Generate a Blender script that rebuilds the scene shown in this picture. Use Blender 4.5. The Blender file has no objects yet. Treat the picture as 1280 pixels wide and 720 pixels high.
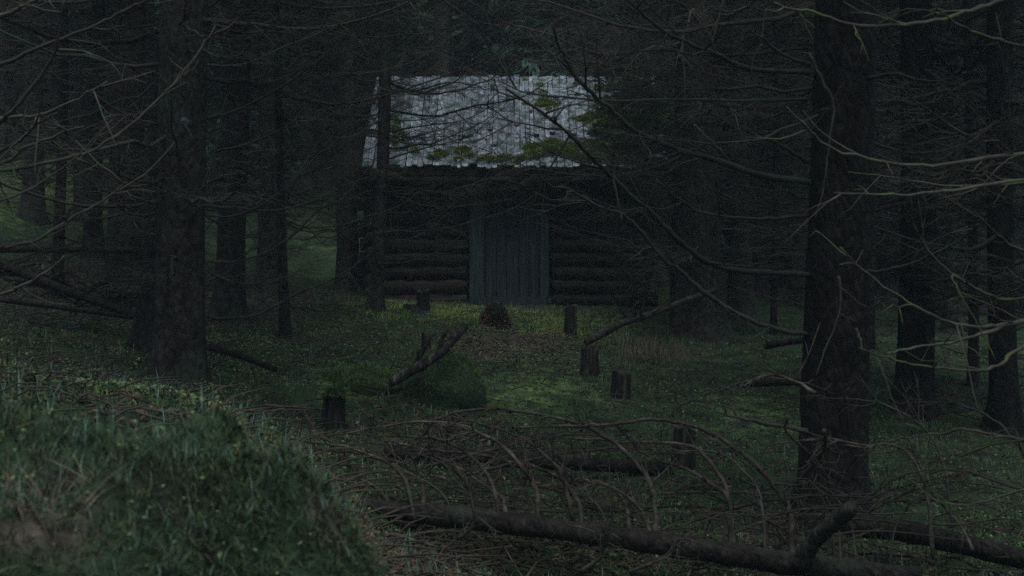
import bpy, math, random
import numpy as np
from mathutils import Vector
R = math.radians
random.seed(7)
rng = np.random.default_rng(7)
sc = bpy.context.scene
C = sc.collection

# ------------------------------------------------------------------ camera
CAMZ = 1.6
F = 1778.0                                   # focal length in pixels of a 1280 px wide frame
cd = bpy.data.cameras.new('camera'); cam = bpy.data.objects.new('camera', cd); C.objects.link(cam)
cam.location = (0, 0, CAMZ); cam.rotation_euler = (R(90), 0, 0)
cd.sensor_width = 36.0; cd.lens = 36.0*F/1280.0
cd.clip_start = 0.05; cd.clip_end = 600
cd.dof.use_dof = True; cd.dof.focus_distance = 13.0; cd.dof.aperture_fstop = 6.3
sc.camera = cam
# ------------------------------------------------------------------ light
SUN_EL, SUN_AZ = 72.0, 165.0                 # azimuth: degrees from +Y towards +X
w = bpy.data.worlds.new('World'); sc.world = w; w.use_nodes = True
nt = w.node_tree; bg = nt.nodes['Background']
sky = nt.nodes.new('ShaderNodeTexSky'); sky.sky_type = 'NISHITA'; sky.sun_disc = False
sky.sun_elevation = R(SUN_EL); sky.sun_rotation = R(SUN_AZ); sky.air_density = 1.0; sky.dust_density = 4.0; sky.ozone_density = 1.0
nt.links.new(sky.outputs[0], bg.inputs[0]); bg.inputs[1].default_value = 0.055
sl = bpy.data.lights.new('sun', 'SUN'); sun = bpy.data.objects.new('sun', sl); C.objects.link(sun)
sl.energy = 1.5; sl.angle = R(40); sl.color = (0.97, 1.0, 0.93)
d = Vector((math.sin(R(SUN_AZ))*math.cos(R(SUN_EL)), math.cos(R(SUN_AZ))*math.cos(R(SUN_EL)), math.sin(R(SUN_EL))))
sun.rotation_euler = (-d).to_track_quat('-Z', 'Y').to_euler()
sc.view_settings.view_transform = 'Standard'; sc.view_settings.look = 'None'
sc.view_settings.exposure = 0.60; sc.view_settings.gamma = 1.0
sc.view_settings.use_white_balance = True; sc.view_settings.white_balance_temperature = 5850; sc.view_settings.white_balance_tint = 0.0
sc.render.engine = 'CYCLES'
sc.cycles.max_bounces = 5; sc.cycles.diffuse_bounces = 3; sc.cycles.glossy_bounces = 1
sc.cycles.volume_bounces = 0; sc.cycles.use_adaptive_sampling = True; sc.cycles.adaptive_threshold = 0.002; sc.cycles.use_denoising = False
HAZE = 0.0020

# ------------------------------------------------------------------ helpers
def P(px, py, d):
    return np.array([(px-640)/F*d, d, CAMZ-(py-360)/F*d])

def hash2(ix, iy, s):
    h = np.sin(ix*127.1 + iy*311.7 + s*74.7)*43758.5453
    return h - np.floor(h)
def vnoise(x, y, s=0):
    ix = np.floor(x); iy = np.floor(y); fx = x-ix; fy = y-iy
    fx = fx*fx*(3-2*fx); fy = fy*fy*(3-2*fy)
    a = hash2(ix, iy, s); b = hash2(ix+1, iy, s); c = hash2(ix, iy+1, s); e = hash2(ix+1, iy+1, s)
    return (a*(1-fx)+b*fx)*(1-fy)+(c*(1-fx)+e*fx)*fy
def fbm(x, y, s=0, o=4):
    v = 0; a = .5
    for k in range(o):
        v = v+a*(vnoise(x, y, s+k)-.5); x = x*2.03; y = y*2.03; a *= .5
    return v

class MB:
    def __init__(s): s.v = []; s.q = []; s.t = []; s.n = 0
    def add(s, v, q=None, t=None):
        v = np.asarray(v, float).reshape(-1, 3)
        if q is not None and len(q): s.q.append(np.asarray(q, int)+s.n)
        if t is not None and len(t): s.t.append(np.asarray(t, int)+s.n)
        s.v.append(v); s.n += len(v)
    def mesh(s, name, mat, off=None, smooth=True):
        v = np.concatenate(s.v)
        if off is not None: v = v-np.asarray(off, float)
        q = np.concatenate(s.q) if s.q else np.zeros((0, 4), int)
        t = np.concatenate(s.t) if s.t else np.zeros((0, 3), int)
        me = bpy.data.meshes.new(name)
        me.vertices.add(len(v)); me.vertices.foreach_set('co', v.astype(np.float32).ravel())
        nl = q.size+t.size; me.loops.add(nl)
        me.loops.foreach_set('vertex_index', np.concatenate([q.ravel(), t.ravel()]).astype(np.int32))
        me.polygons.add(len(q)+len(t))
        ls = np.concatenate([np.arange(len(q))*4, q.size+np.arange(len(t))*3]).astype(np.int32)
        me.polygons.foreach_set('loop_start', ls)
        me.polygons.foreach_set('use_smooth', np.full(len(q)+len(t), smooth))
        me.update(calc_edges=True); me.validate()
        me.materials.append(mat)
        return me
    def tube(s, pts, rad, n=5, cap=True, rough=0, ph=0):
        pts = np.asarray(pts, float); m = len(pts); rad = np.broadcast_to(np.asarray(rad, float), (m,))
        tg = np.gradient(pts, axis=0); tg /= np.linalg.norm(tg, axis=1, keepdims=True)+1e-9
        ref = np.array([0, 0, 1.]) if abs(tg[:, 2]).mean() < .8 else np.array([0, 1., 0])
        a = np.cross(tg, ref); a /= np.linalg.norm(a, axis=1, keepdims=True)+1e-9
        b = np.cross(tg, a)
        th = np.arange(n)*2*math.pi/n+ph
        rr = rad[:, None]*np.ones((m, n))
        if rough: rr = rr*(1+rough*(rng.random((m, n))-.5))
        v = pts[:, None, :]+rr[..., None]*(np.cos(th)[None, :, None]*a[:, None, :]+np.sin(th)[None, :, None]*b[:, None, :])
        i = np.arange(m-1)[:, None]*n; j = np.arange(n)[None, :]; j2 = (j+1) % n
        q = np.stack([i+j, i+j2, i+n+j2, i+n+j], -1).reshape(-1, 4)
        t = []
        if cap and n > 3:
            v = np.concatenate([v.reshape(-1, 3), pts[:1], pts[-1:]])
            c0 = m*n
            t = [(k, c0, (k+1) % n) for k in range(n)]+[((m-1)*n+(k+1) % n, c0+1, (m-1)*n+k) for k in range(n)]
        s.add(v, q, t)
    def box(s, c, size, rot=None, jit=0):
        c = np.asarray(c, float); h = np.asarray(size, float)/2
        v = np.array([[x, y, z] for x in (-1, 1) for y in (-1, 1) for z in (-1, 1)])*h
        if jit: v = v+(rng.random((8, 3))-.5)*jit
        if rot is not None: v = v@np.asarray(rot).T
        s.add(v+c, [(0, 1, 3, 2), (4, 6, 7, 5), (0, 4, 5, 1), (2, 3, 7, 6), (0, 2, 6, 4), (1, 5, 7, 3)])

def smooth_line(pts, k=4, jit=0):
    pts = np.asarray(pts, float); m = len(pts)
    e = np.concatenate([[2*pts[0]-pts[1]], pts, [2*pts[-1]-pts[-2]]])
    out = []
    for i in range(m-1):
        p0, p1, p2, p3 = e[i:i+4]
        for u in np.arange(k)/k:
            out.append(.5*((2*p1)+(-p0+p2)*u+(2*p0-5*p1+4*p2-p3)*u*u+(-p0+3*p1-3*p2+p3)*u**3))
    out.append(pts[-1]); out = np.array(out)
    if jit: out[1:-1] += (rng.random((len(out)-2, 3))-.5)*jit
    return out

def link(name, me, parent=None, loc=None):
    o = bpy.data.objects.new(name, me); C.objects.link(o)
    if parent: o.parent = parent
    if loc is not None: o.location = loc
    return o
def thing(name, label, cat, loc=(0, 0, 0), group=None):
    o = bpy.data.objects.new(name, None); C.objects.link(o); o.location = [float(a) for a in loc]; o.empty_display_size = .1
    o['label'] = label; o['category'] = cat
    if group: o['group'] = group
    return o
def part(name, mb, mat, t, smooth=True, root=None, stuff=False):
    """world-coordinate geometry as a part of thing t (or a sub-part when root is the thing)"""
    o = link(name, mb.mesh(name, mat, (root or t).location, smooth), t)
    if stuff: o['kind'] = 'stuff'
    return o

# ------------------------------------------------------------------ materials
def mat(name, stops, scale=(8, 8, 8), bump=.4, rough=.9, detail=6, scale2=None, tint=None, vary=.25, bscale=None, bdist=.02, vor=None, spec=.15, trans=None, attr=None, coord='Object'):
    m = bpy.data.materials.new(name); m.use_nodes = True; n = m.node_tree.nodes; l = m.node_tree.links
    b = n['Principled BSDF']; b.inputs['Roughness'].default_value = rough; b.inputs['Specular IOR Level'].default_value = spec
    tc = n.new('ShaderNodeTexCoord'); mp = n.new('ShaderNodeMapping'); mp.inputs['Scale'].default_value = scale
    oi = n.new('ShaderNodeObjectInfo')
    l.new(tc.outputs[coord], mp.inputs['Vector'])
    ad = n.new('ShaderNodeVectorMath'); ad.operation = 'ADD'
    mu = n.new('ShaderNodeMath'); mu.operation = 'MULTIPLY'; mu.inputs[1].default_value = 57.0
    l.new(oi.outputs['Random'], mu.inputs[0]); l.new(mp.outputs[0], ad.inputs[0]); l.new(mu.outputs[0], ad.inputs[1])
    no = n.new('ShaderNodeTexNoise'); no.inputs['Scale'].default_value = 1; no.inputs['Detail'].default_value = detail; no.inputs['Roughness'].default_value = .65
    l.new(ad.outputs[0], no.inputs['Vector'])
    cr = n.new('ShaderNodeValToRGB'); e = cr.color_ramp.elements
    e[0].position = stops[0][0]; e[0].color = (*stops[0][1], 1); e[1].position = stops[-1][0]; e[1].color = (*stops[-1][1], 1)
    for p_, c_ in stops[1:-1]:
        x = e.new(p_); x.color = (*c_, 1)
    l.new(no.outputs['Fac'], cr.inputs[0]); col = cr.outputs[0]
    if tint:                                   # a second cover (lichen, moss) in patches: (colour, scale, threshold, softness)
        t2 = n.new('ShaderNodeTexNoise'); t2.inputs['Scale'].default_value = tint[1]; t2.inputs['Detail'].default_value = 5
        l.new(tc.outputs[coord], t2.inputs['Vector'])
        mr = n.new('ShaderNodeMapRange'); mr.inputs[1].default_value = tint[2]; mr.inputs[2].default_value = tint[2]+tint[3]
        l.new(t2.outputs['Fac'], mr.inputs[0])
        mx = n.new('ShaderNodeMix'); mx.data_type = 'RGBA'; l.new(mr.outputs[0], mx.inputs[0]); l.new(col, mx.inputs[6]); mx.inputs[7].default_value = (*tint[0], 1); col = mx.outputs[2]
    if attr:
        for an, ac in attr:
            at = n.new('ShaderNodeAttribute'); at.attribute_name = an
            mx = n.new('ShaderNodeMix'); mx.data_type = 'RGBA'
            nn = n.new('ShaderNodeTexNoise'); nn.inputs['Scale'].default_value = 5; nn.inputs['Detail'].default_value = 6
            l.new(tc.outputs[coord], nn.inputs['Vector'])
            am = n.new('ShaderNodeMath'); am.operation = 'ADD'; l.new(at.outputs['Fac'], am.inputs[0]); l.new(nn.outputs['Fac'], am.inputs[1])
            mr = n.new('ShaderNodeMapRange'); mr.inputs[1].default_value = .75; mr.inputs[2].default_value = 1.05; l.new(am.outputs[0], mr.inputs[0])
            n3 = n.new('ShaderNodeTexNoise'); n3.inputs['Scale'].default_value = 30; n3.inputs['Detail'].default_value = 4; l.new(tc.outputs[coord], n3.inputs['Vector'])
            c3 = n.new('ShaderNodeValToRGB'); c3.color_ramp.elements[0].position = .35; c3.color_ramp.elements[1].position = .65
            c3.color_ramp.elements[0].color = (*[x*.45 for x in ac], 1); c3.color_ramp.elements[1].color = (*[x*1.4 for x in ac], 1); l.new(n3.outputs['Fac'], c3.inputs[0])
            l.new(mr.outputs[0], mx.inputs[0]); l.new(col, mx.inputs[6]); l.new(c3.outputs[0], mx.inputs[7]); col = mx.outputs[2]
    if vary:
        hv = n.new('ShaderNodeHueSaturation'); mr = n.new('ShaderNodeMapRange'); mr.inputs[3].default_value = 1-vary; mr.inputs[4].default_value = 1+vary
        l.new(oi.outputs['Random'], mr.inputs[0]); l.new(mr.outputs[0], hv.inputs['Value']); l.new(col, hv.inputs['Color']); col = hv.outputs[0]
    l.new(col, b.inputs['Base Color'])
    h = no.outputs['Fac']
    if vor:
        vo = n.new('ShaderNodeTexVoronoi'); vo.feature = 'DISTANCE_TO_EDGE'; vo.inputs['Scale'].default_value = 1
        m2 = n.new('ShaderNodeMapping'); m2.inputs['Scale'].default_value = vor; l.new(tc.outputs[coord], m2.inputs[0])
        wn = n.new('ShaderNodeVectorMath'); wn.operation = 'ADD'; l.new(m2.outputs[0], wn.inputs[0]); l.new(no.outputs['Color'], wn.inputs[1]); l.new(wn.outputs[0], vo.inputs['Vector'])
        sm = n.new('ShaderNodeMath'); sm.operation = 'MULTIPLY_ADD'; l.new(vo.outputs['Distance'], sm.inputs[0]); sm.inputs[1].default_value = 1.6; l.new(h, sm.inputs[2]); h = sm.outputs[0]
    if bump:
        bp = n.new('ShaderNodeBump'); bp.inputs['Strength'].default_value = bump; bp.inputs['Distance'].default_value = bdist
        l.new(h, bp.inputs['Height']); l.new(bp.outputs[0], b.inputs['Normal'])
    return m

M = {}
M['ground'] = mat('forest_floor', [(.3, (.014, .012, .009)), (.45, (.020, .032, .015)), (.58, (.032, .052, .022)), (.72, (.042, .040, .024))], (2.2, 2.2, 2.2), .9, bdist=.05, detail=9, vary=0,
                  attr=[('litter', (.066, .050, .040)), ('moss', (.135, .19, .06))])  # moss colour raised further as painted sun on the clearing
M['bark'] = mat('spruce_bark', [(.3, (.018, .014, .012)), (.5, (.048, .039, .033)), (.7, (.09, .077, .068))], (14, 14, 5), .9, bdist=.03, vor=(22, 22, 9), tint=((.045, .060, .040), 3, .52, .2))
M['bark_red'] = mat('wet_bark', [(.3, (.009, .007, .006)), (.5, (.022, .017, .015)), (.7, (.042, .034, .031))], (14, 14, 5), .9, bdist=.03, vor=(24, 24, 9), tint=((.035, .040, .028), 3, .58, .2))
M['twig'] = mat('dead_twig', [(.3, (.030, .025, .021)), (.7, (.080, .068, .058))], (10, 10, 10), .3, tint=((.05, .075, .05), 6, .55, .15), vary=.4)
M['twig_mid'] = mat('grey_twig', [(.3, (.04, .033, .027)), (.7, (.10, .083, .070))], (10, 10, 10), .3, tint=((.06, .085, .055), 6, .55, .15), vary=.4)
M['twig_pale'] = mat('bare_branch', [(.3, (.036, .030, .024)), (.7, (.098, .084, .070))], (12, 12, 12), .4, tint=((.075, .10, .035), 7, .5, .15), vary=.3)
M['twig_red'] = mat('dead_brown_twig', [(.3, (.022, .017, .014)), (.7, (.078, .060, .050))], (12, 12, 12), .4, tint=((.05, .055, .035), 6, .52, .15), vary=.35)
M['twig_arc'] = mat('dead_brown_branch', [(.3, (.022, .016, .013)), (.5, (.060, .046, .038)), (.7, (.145, .115, .095))], (14, 14, 14), .5, tint=((.05, .055, .035), 6, .54, .15), vary=.35)
M['needle'] = mat('spruce_needles', [(.3, (.036, .070, .056)), (.7, (.080, .145, .11))], (3, 3, 3), 0, vary=.3)
M['moss'] = mat('moss', [(.3, (.045, .075, .025)), (.5, (.09, .135, .045)), (.7, (.15, .19, .06))], (9, 9, 9), .5, vary=.2)
M['mound'] = mat('shade_toned_moss', [(.3, (.012, .020, .012)), (.46, (.026, .046, .026)), (.56, (.045, .070, .036)), (.64, (.075, .10, .035)), (.74, (.08, .06, .045))], (55, 55, 55), .5, vary=0)  # moss toned darker in place of tree shade over the foreground bank
M['bank'] = mat('matted_grass', [(.34, (.012, .018, .014)), (.44, (.030, .046, .026)), (.52, (.060, .082, .040)), (.59, (.095, .10, .045)), (.66, (.115, .080, .055))], (38, 38, 38), 0, vary=0)
M['roofmoss'] = mat('yellow_green_moss', [(.3, (.10, .14, .03)), (.5, (.17, .22, .05)), (.7, (.24, .27, .07))], (7, 7, 7), 0, vary=.2)  # yellow-green roof moss, a brighter colour than the floor moss
M['grass'] = mat('grass_blades', [(.35, (.028, .058, .040)), (.55, (.052, .098, .068)), (.7, (.10, .15, .11))], (40, 40, 40), 0, vary=0, rough=.5, spec=.4)
M['dry'] = mat('dry_grass', [(.3, (.09, .065, .045)), (.7, (.20, .16, .11))], (9, 9, 9), 0, vary=0)
M['leaf'] = mat('small_leaves', [(.35, (.07, .12, .045)), (.55, (.15, .20, .08)), (.7, (.25, .24, .13))], (25, 25, 25), 0, vary=0, rough=.5, spec=.4)
M['litter'] = mat('leaf_litter', [(.3, (.04, .025, .018)), (.55, (.10, .06, .04)), (.72, (.20, .12, .08))], (20, 20, 20), 0, vary=0, rough=.7, spec=.3)
M['log'] = mat('dark_log_wall', [(.3, (.012, .009, .007)), (.52, (.032, .024, .019)), (.70, (.080, .068, .058))], (1.4, 22, 26), .8, bdist=.02)
M['door'] = mat('weathered_door_boards', [(.34, (.015, .020, .021)), (.52, (.038, .050, .053)), (.75, (.085, .10, .105))], (30, 30, 1.3), .6, bdist=.01, vary=.15)
M['post'] = mat('pale_door_post', [(.34, (.018, .025, .026)), (.52, (.042, .058, .060)), (.75, (.085, .105, .107))], (30, 30, 1.3), .6, bdist=.01, vary=.1)
M['hummock'] = mat('hummock_moss', [(.3, (.025, .042, .018)), (.5, (.055, .085, .028)), (.7, (.09, .12, .04))], (9, 9, 9), .5, vary=0)
M['roof'] = mat('grey_roof_boards', [(.30, (.05, .06, .07)), (.43, (.15, .17, .205)), (.53, (.25, .265, .32)), (.60, (.34, .275, .29)), (.74, (.42, .42, .49))], (46, 6, 6), .9, bdist=.02, detail=10, vary=.38, tint=((.07, .095, .09), 9, .47, .14))
M['wood'] = mat('old_post_wood', [(.35, (.010, .008, .007)), (.52, (.028, .023, .020)), (.66, (.10, .088, .075)), (.8, (.17, .15, .13))], (26, 26, 2.5), .8, bdist=.02, vary=.3)
M['cut'] = mat('rotten_cut_wood', [(.3, (.025, .018, .014)), (.7, (.09, .068, .052))], (20, 20, 20), .5)
M['soil'] = mat('dark_soil', [(.3, (.012, .010, .008)), (.7, (.04, .03, .022))], (10, 10, 10), .8)
M['spot'] = mat('pale_bluish_spot', [(.3, (.06, .07, .078)), (.7, (.14, .155, .17))], (40, 40, 40), .6)

# ------------------------------------------------------------------ terrain
ctrl = [P(*a) for a in [
    (470, 374, 20.5), (640, 381, 20.5), (800, 386, 20.5), (530, 392, 17.5), (620, 412, 16.5), (713, 418, 16), (738, 470, 12.8), (776, 497, 11.5),
    (853, 585, 8.6), (415, 540, 9.3), (540, 455, 12.5), (650, 440, 14.5), (1050, 668, 8), (1140, 520, 12), (1252, 540, 11.5), (870, 420, 17), (1280, 700, 7),
    (1280, 450, 16), (950, 400, 21), (1000, 372, 30), (1250, 372, 32), (240, 472, 9.5), (190, 440, 10.6), (468, 387, 16),
    (100, 400, 13), (50, 360, 16), (0, 300, 20), (0, 222, 28), (120, 232, 28), (390, 334, 25), (300, 388, 15), (340, 432, 12), (420, 478, 10.5), (100, 490, 6.2), (250, 502, 6.5), (-100, 566, 4.7), (0, 574, 4.7), (120, 590, 4.6), (240, 612, 4.5), 
    (330, 540, 6), (600, 720, 6.5), (450, 660, 6), (900, 735, 6.5), (640, 640, 7.5), (700, 540, 10), (1000, 560, 10), (350, 590, 5),
    (-60, 562, 3.6), (0, 566, 3.5), (100, 580, 3.4), (200, 592, 3.3), (290, 612, 3.2), (390, 640, 3.1), (460, 682, 3.05), (520, 750, 3.0),
    (-100, 700, 2.4), (0, 715, 2.4), (150, 730, 2.5), (300, 750, 2.6)]]
ctrl += [np.array(a, float) for a in [(0.0, 3.0, .33), (-.14, 3.05, .42), (-.10, 3.5, .40), (-.12, 3.4, .42), (-.35, 4.2, .42), (-.75, 4.4, .62), (-.2, 5, .38), (0.05, 2, .3), (1, 1, .2), (1, 4, .25), (0.1, 5, .38), (3, 3, .15), (6, 3, .2), (0, -3, .2), (4, -4, .2), (-2, 1, .7), (-1.2, .5, .5), (-4, 2, 1.2), (-5, -3, 1.2),
     (-10, 5, 2.2), (-12, 14, 2.8), (-20, 10, 4), (-20, 25, 5.5), (10, 6, .1), (12, 14, .6), (20, 10, .6), (20, 25, 1.6), (12, 25, 1.4), (0, 25, 2.0), (3, 28, 2.4), (-4, 29, 3.6),
     (0, 33, 5.0), (6, 34, 3.6), (14, 38, 4.0), (-8, 36, 6.5), (-20, 40, 9), (20, 42, 6), (0, 42, 11), (10, 46, 9.5), (-12, 48, 14), (30, 50, 12), (-35, 50, 18), (0, 56, 20), (15, 60, 19), (-20, 62, 24), (35, 66, 24),
     (0, 75, 30), (40, 75, 30), (-40, 75, 32), (-40, 20, 9), (-40, 0, 7), (40, 0, 1), (40, 20, 2.5), (40, 40, 6), (0, -12, .2), (-20, -12, 3), (20, -12, .2)]]
ctrl = np.array(ctrl)
def kern(r): return np.sqrt(r*r+.16)
A = kern(np.linalg.norm(ctrl[:, None, :2]-ctrl[None, :, :2], axis=2))
N = len(ctrl); AA = np.zeros((N+1, N+1)); AA[:N, :N] = A-np.eye(N)*.02; AA[N, :N] = 1; AA[:N, N] = 1
W = np.linalg.solve(AA, np.concatenate([ctrl[:, 2], [0]]))
def H0(x, y):
    x = np.asarray(x, float); y = np.asarray(y, float); out = np.full(x.shape, W[N])
    for k in range(N): out = out+W[k]*kern(np.hypot(x-ctrl[k, 0], y-ctrl[k, 1]))
    return out
def H(x, y):
    x = np.asarray(x, float); y = np.asarray(y, float)
    far = np.clip((y-5)/20, .15, 1)
    return H0(x, y)+.16*far*fbm(x*.9, y*.9, 3)+.10*fbm(x*2.6, y*2.6, 9)+.045*fbm(x*8, y*8, 15, 3)+np.clip((4.4-y)/1.2, 0, 1)*(.34*fbm(x*4.5, y*4.5, 25, 3)+.06*fbm(x*22, y*22, 28, 2))
def G(px, d):                                  # point on the ground seen at column px, distance d
    x = (px-640)/F*d
    return np.array([x, d, float(H(np.array([x]), np.array([d]))[0])])
def pxof(x, y, z): return 640+x/y*F, 360-(z-CAMZ)/y*F

def blob(X, Y, Z, L):
    u, v = pxof(X, np.maximum(Y, .5), Z); o = np.zeros(X.shape)
    for (a, b, ra, rb, s) in L: o = np.maximum(o, s*np.exp(-((u-a)/ra)**2-((v-b)/rb)**2))
    return np.where(Y > .6, o, 0)
ys = np.concatenate([np.linspace(-12, 1.2, 14)[:-1], np.linspace(1.2, 6, 150)[:-1], np.linspace(6, 24, 260)[:-1], np.linspace(24, 75, 110)])
us = np.concatenate([np.linspace(-1, -.2, 40)[:-1], np.linspace(-.2, .2, 360)[:-1], np.linspace(.2, 1, 40)])
YY, UU = np.meshgrid(ys, us, indexing='ij')
hw = 8+np.maximum(YY, 0)*.45
XX = UU*hw*2.2
XX = np.where(np.abs(UU) <= .2, UU/.2*(np.maximum(YY, 1.5)*.40+.5), np.sign(UU)*((np.maximum(YY, 1.5)*.40+.5)+(np.abs(UU)-.2)/.8*(45)))
ZZ = H(XX, YY)
# wide plot positions of the bare path and of moss made brighter to paint in sun on the clearing, fixed in plan by where they lie on the ground
mg = MB(); m_, n_ = XX.shape
ii = np.arange((m_-1))[:, None]*n_; jj = np.arange(n_-1)[None, :]
mg.add(np.stack([XX, YY, ZZ], -1), np.stack([ii+jj, ii+jj+1, ii+n_+jj+1, ii+n_+jj], -1).reshape(-1, 4))
gm = mg.mesh('forest_floor', M['ground'])
gl = blob(XX, YY, ZZ, [(640, 425, 90, 22, .55), (600, 440, 60, 20, .5), (760, 480, 80, 12, .35), (90, 350, 130, 35, .45), (300, 385, 110, 30, .45), (230, 470, 60, 30, .35), (400, 420, 90, 25, .3),
     (540, 530, 70, 18, .5), (850, 440, 80, 25, .4), (60, 640, 130, 90, .5), (250, 620, 60, 40, .3), (410, 640, 40, 60, .6), (420, 610, 70, 60, .35), (1000, 670, 300, 60, .3), (600, 690, 200, 40, .45), (250, 355, 120, 20, .5)])
gmo = blob(XX, YY, ZZ, [(500, 388, 40, 12, .45), (680, 408, 90, 8, .5), (560, 396, 50, 8, .45), (650, 490, 150, 45, .42), (440, 480, 110, 30, .42), (700, 480, 60, 20, .25), (60, 225, 140, 60, .75), (390, 310, 45, 30, .25),
     (450, 660, 40, 60, .1), (950, 520, 110, 40, .38), (920, 440, 60, 20, .2), (1180, 520, 90, 40, .3), (340, 470, 60, 20, .2)])
for nm, arr in (('litter', gl), ('moss', gmo)):
    at = gm.attributes.new(nm, 'FLOAT', 'POINT'); at.data.foreach_set('value', arr.astype(np.float32).ravel())
g = link('ground', gm); g['kind'] = 'structure'

# ------------------------------------------------------------------ ground cover (nobody could count it)
def scatter(n, dmin, dmax, pxr=(-120, 1400), dens=None, power=1.0):
    out = []
    while sum(len(a) for a in out) < n:
        k = n*2
        px = rng.uniform(*pxr, k); u = rng.random(k); d_ = dmin*(dmax/dmin)**(u**power)
        x = (px-640)/F*d_; z = H(x, d_)
        keep = np.ones(k, bool)
        if dens is not None:
            pu, pv = pxof(x, d_, z); keep = rng.random(k) < dens(pu, pv, x, d_)
        out.append(np.stack([x, d_, z], 1)[keep])
    return np.concatenate(out)[:n]
def blades(P0, hmin, hmax, wd, seg=3, bend=.6, lean=.5):
    n = len(P0); h = rng.uniform(hmin, hmax, n); az = rng.uniform(0, 2*np.pi, n); l0 = rng.uniform(0, lean, n); bd = rng.uniform(.2, 1, n)*bend
    dirx = np.stack([np.cos(az), np.sin(az), 0*az], 1); side = np.stack([-np.sin(az), np.cos(az), 0*az], 1)
    V = []
    p = P0.copy()
    p[:, 2] -= .01
    for k in range(seg+1):
        t = k/seg; w_ = wd*(1-t**1.6)*h**.3 if k < seg else 0*h
        V.append(p-side*w_[:, None] if np.ndim(w_) else p); V.append(p+side*w_[:, None])
        a = l0+bd*t*1.8
        p = p+(dirx*np.sin(a)[:, None]+np.array([0, 0, 1.])*np.cos(a)[:, None])*(h/seg)[:, None]
    V = np.stack(V, 1); m = 2*(seg+1)
    b = np.arange(n)[:, None]*m
    Q = np.concatenate([b+np.array([2*k, 2*k+1, 2*k+3, 2*k+2]) for k in range(seg)])
    return V.reshape(-1, 3), Q
def leaves(P0, smin, smax, up=.02, tilt=.7):
    n = len(P0); s = rng.uniform(smin, smax, n); az = rng.uniform(0, 2*np.pi, n)
    a = np.stack([np.cos(az), np.sin(az), rng.normal(0, tilt*.5, n)], 1); b = np.stack([-np.sin(az), np.cos(az), rng.normal(0, tilt*.5, n)], 1)
    c = P0+np.stack([0*s, 0*s, rng.uniform(0, up, n)], 1)
    V = np.stack([c-a*s[:, None], c-b*s[:, None]*.6, c+a*s[:, None], c+b*s[:, None]*.6], 1)
    return V.reshape(-1, 3), np.arange(n)[:, None]*4+np.arange(4)[None, :]
def stuff(name, vq, m, label, cat):
    b = MB(); b.add(*vq); o = link(name, b.mesh(name, m)); o['kind'] = 'stuff'; o['label'] = label; o['category'] = cat; return o

def ngreen(u, v, x, y): return np.clip(1.1-blob(x, y, H0(x, y), [(640, 425, 90, 24, 1.2), (300, 385, 110, 25, .8), (90, 350, 130, 30, .8)]), .08, 1)
mossv = blades(scatter(90000, 5.4, 24, dens=lambda u, v, x, y: ngreen(u, v, x, y)*np.clip(fbm(x*1.5, y*1.5, 40)*4+.7, .05, 1), power=.8), .02, .07, .006, 2, .7, .8)
stuff('moss_carpet', mossv, M['moss'], 'short green moss and fine grass covering the forest floor', 'moss')
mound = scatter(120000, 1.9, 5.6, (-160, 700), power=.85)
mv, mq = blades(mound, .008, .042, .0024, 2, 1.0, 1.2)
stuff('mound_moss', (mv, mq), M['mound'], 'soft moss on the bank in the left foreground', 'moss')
tuft_c = scatter(420, 2.2, 3.6, (-120, 500))
tp = []
for c in tuft_c:
    k = random.randint(3, 12); q = np.repeat(c[None], k, 0); q[:, :2] += rng.normal(0, .022, (k, 2)); tp.append(q)
gv = blades(np.concatenate(tp), .04, .12, .0022, 6, 2.2, 1.0)
stuff('long_grass', gv, M['grass'], 'long blue-green grass blades hanging over the foreground bank', 'grass')
mb2 = blades(scatter(38000, 2.1, 6.2, (-140, 660), power=.85), .02, .075, .0036, 4, 1.6, 1.2)
stuff('bank_grass', mb2, M['bank'], 'short dull green and brown grass matted over the foreground bank', 'grass')
fx = rng.uniform(-.62, .02, 26000); fy = rng.uniform(2.5, 4.0, 26000); flank = np.stack([fx, fy, H(fx, fy)], 1)
stuff('flank_grass', blades(flank, .015, .065, .0040, 4, 1.5, 1.3), M['bank'], 'short matted grass down the right flank of the foreground bank', 'grass')
rim = scatter(9000, 2.75, 3.9, (260, 600), power=.9)
stuff('rim_moss', blades(rim, .010, .035, .003, 2, .8, 1.1), M['moss'], 'brighter moss along the right rim of the foreground bank', 'moss')
dryv = blades(scatter(1700, 2.2, 3.6, (-120, 420)), .02, .07, .0022, 4, 1.4, 1.2)
stuff('withered_grass', dryv, M['dry'], 'thin withered brown stems among the grass of the foreground bank', 'grass')
tuft2 = scatter(900, 5, 20, dens=lambda u, v, x, y: .2+blob(x, y, H0(x, y), [(820, 432, 60, 18, 1.5), (500, 388, 50, 12, .8), (680, 405, 80, 10, .8), (380, 520, 120, 40, .4)]))
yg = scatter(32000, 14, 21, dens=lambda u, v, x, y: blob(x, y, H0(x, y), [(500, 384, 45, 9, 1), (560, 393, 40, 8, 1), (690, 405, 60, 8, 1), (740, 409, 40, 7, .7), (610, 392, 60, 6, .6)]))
M['yardgrass'] = mat('sun_toned_yard_grass', [(.3, (.14, .19, .06)), (.5, (.24, .30, .09)), (.7, (.33, .36, .13))], (30, 30, 30), 0, vary=0)  # yellow-green grass, lightened to paint in the pool of light on the yard
stuff('yard_grass', blades(yg, .02, .07, .006, 2, .7, .8), M['yardgrass'], 'yellow-green grass along the foot of the cabin wall, its tone raised as if sunlit', 'grass')
tp = []
for c in tuft2:
    k = random.randint(4, 10); q = np.repeat(c[None], k, 0); q[:, :2] += rng.normal(0, .035, (k, 2)); tp.append(q)
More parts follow.
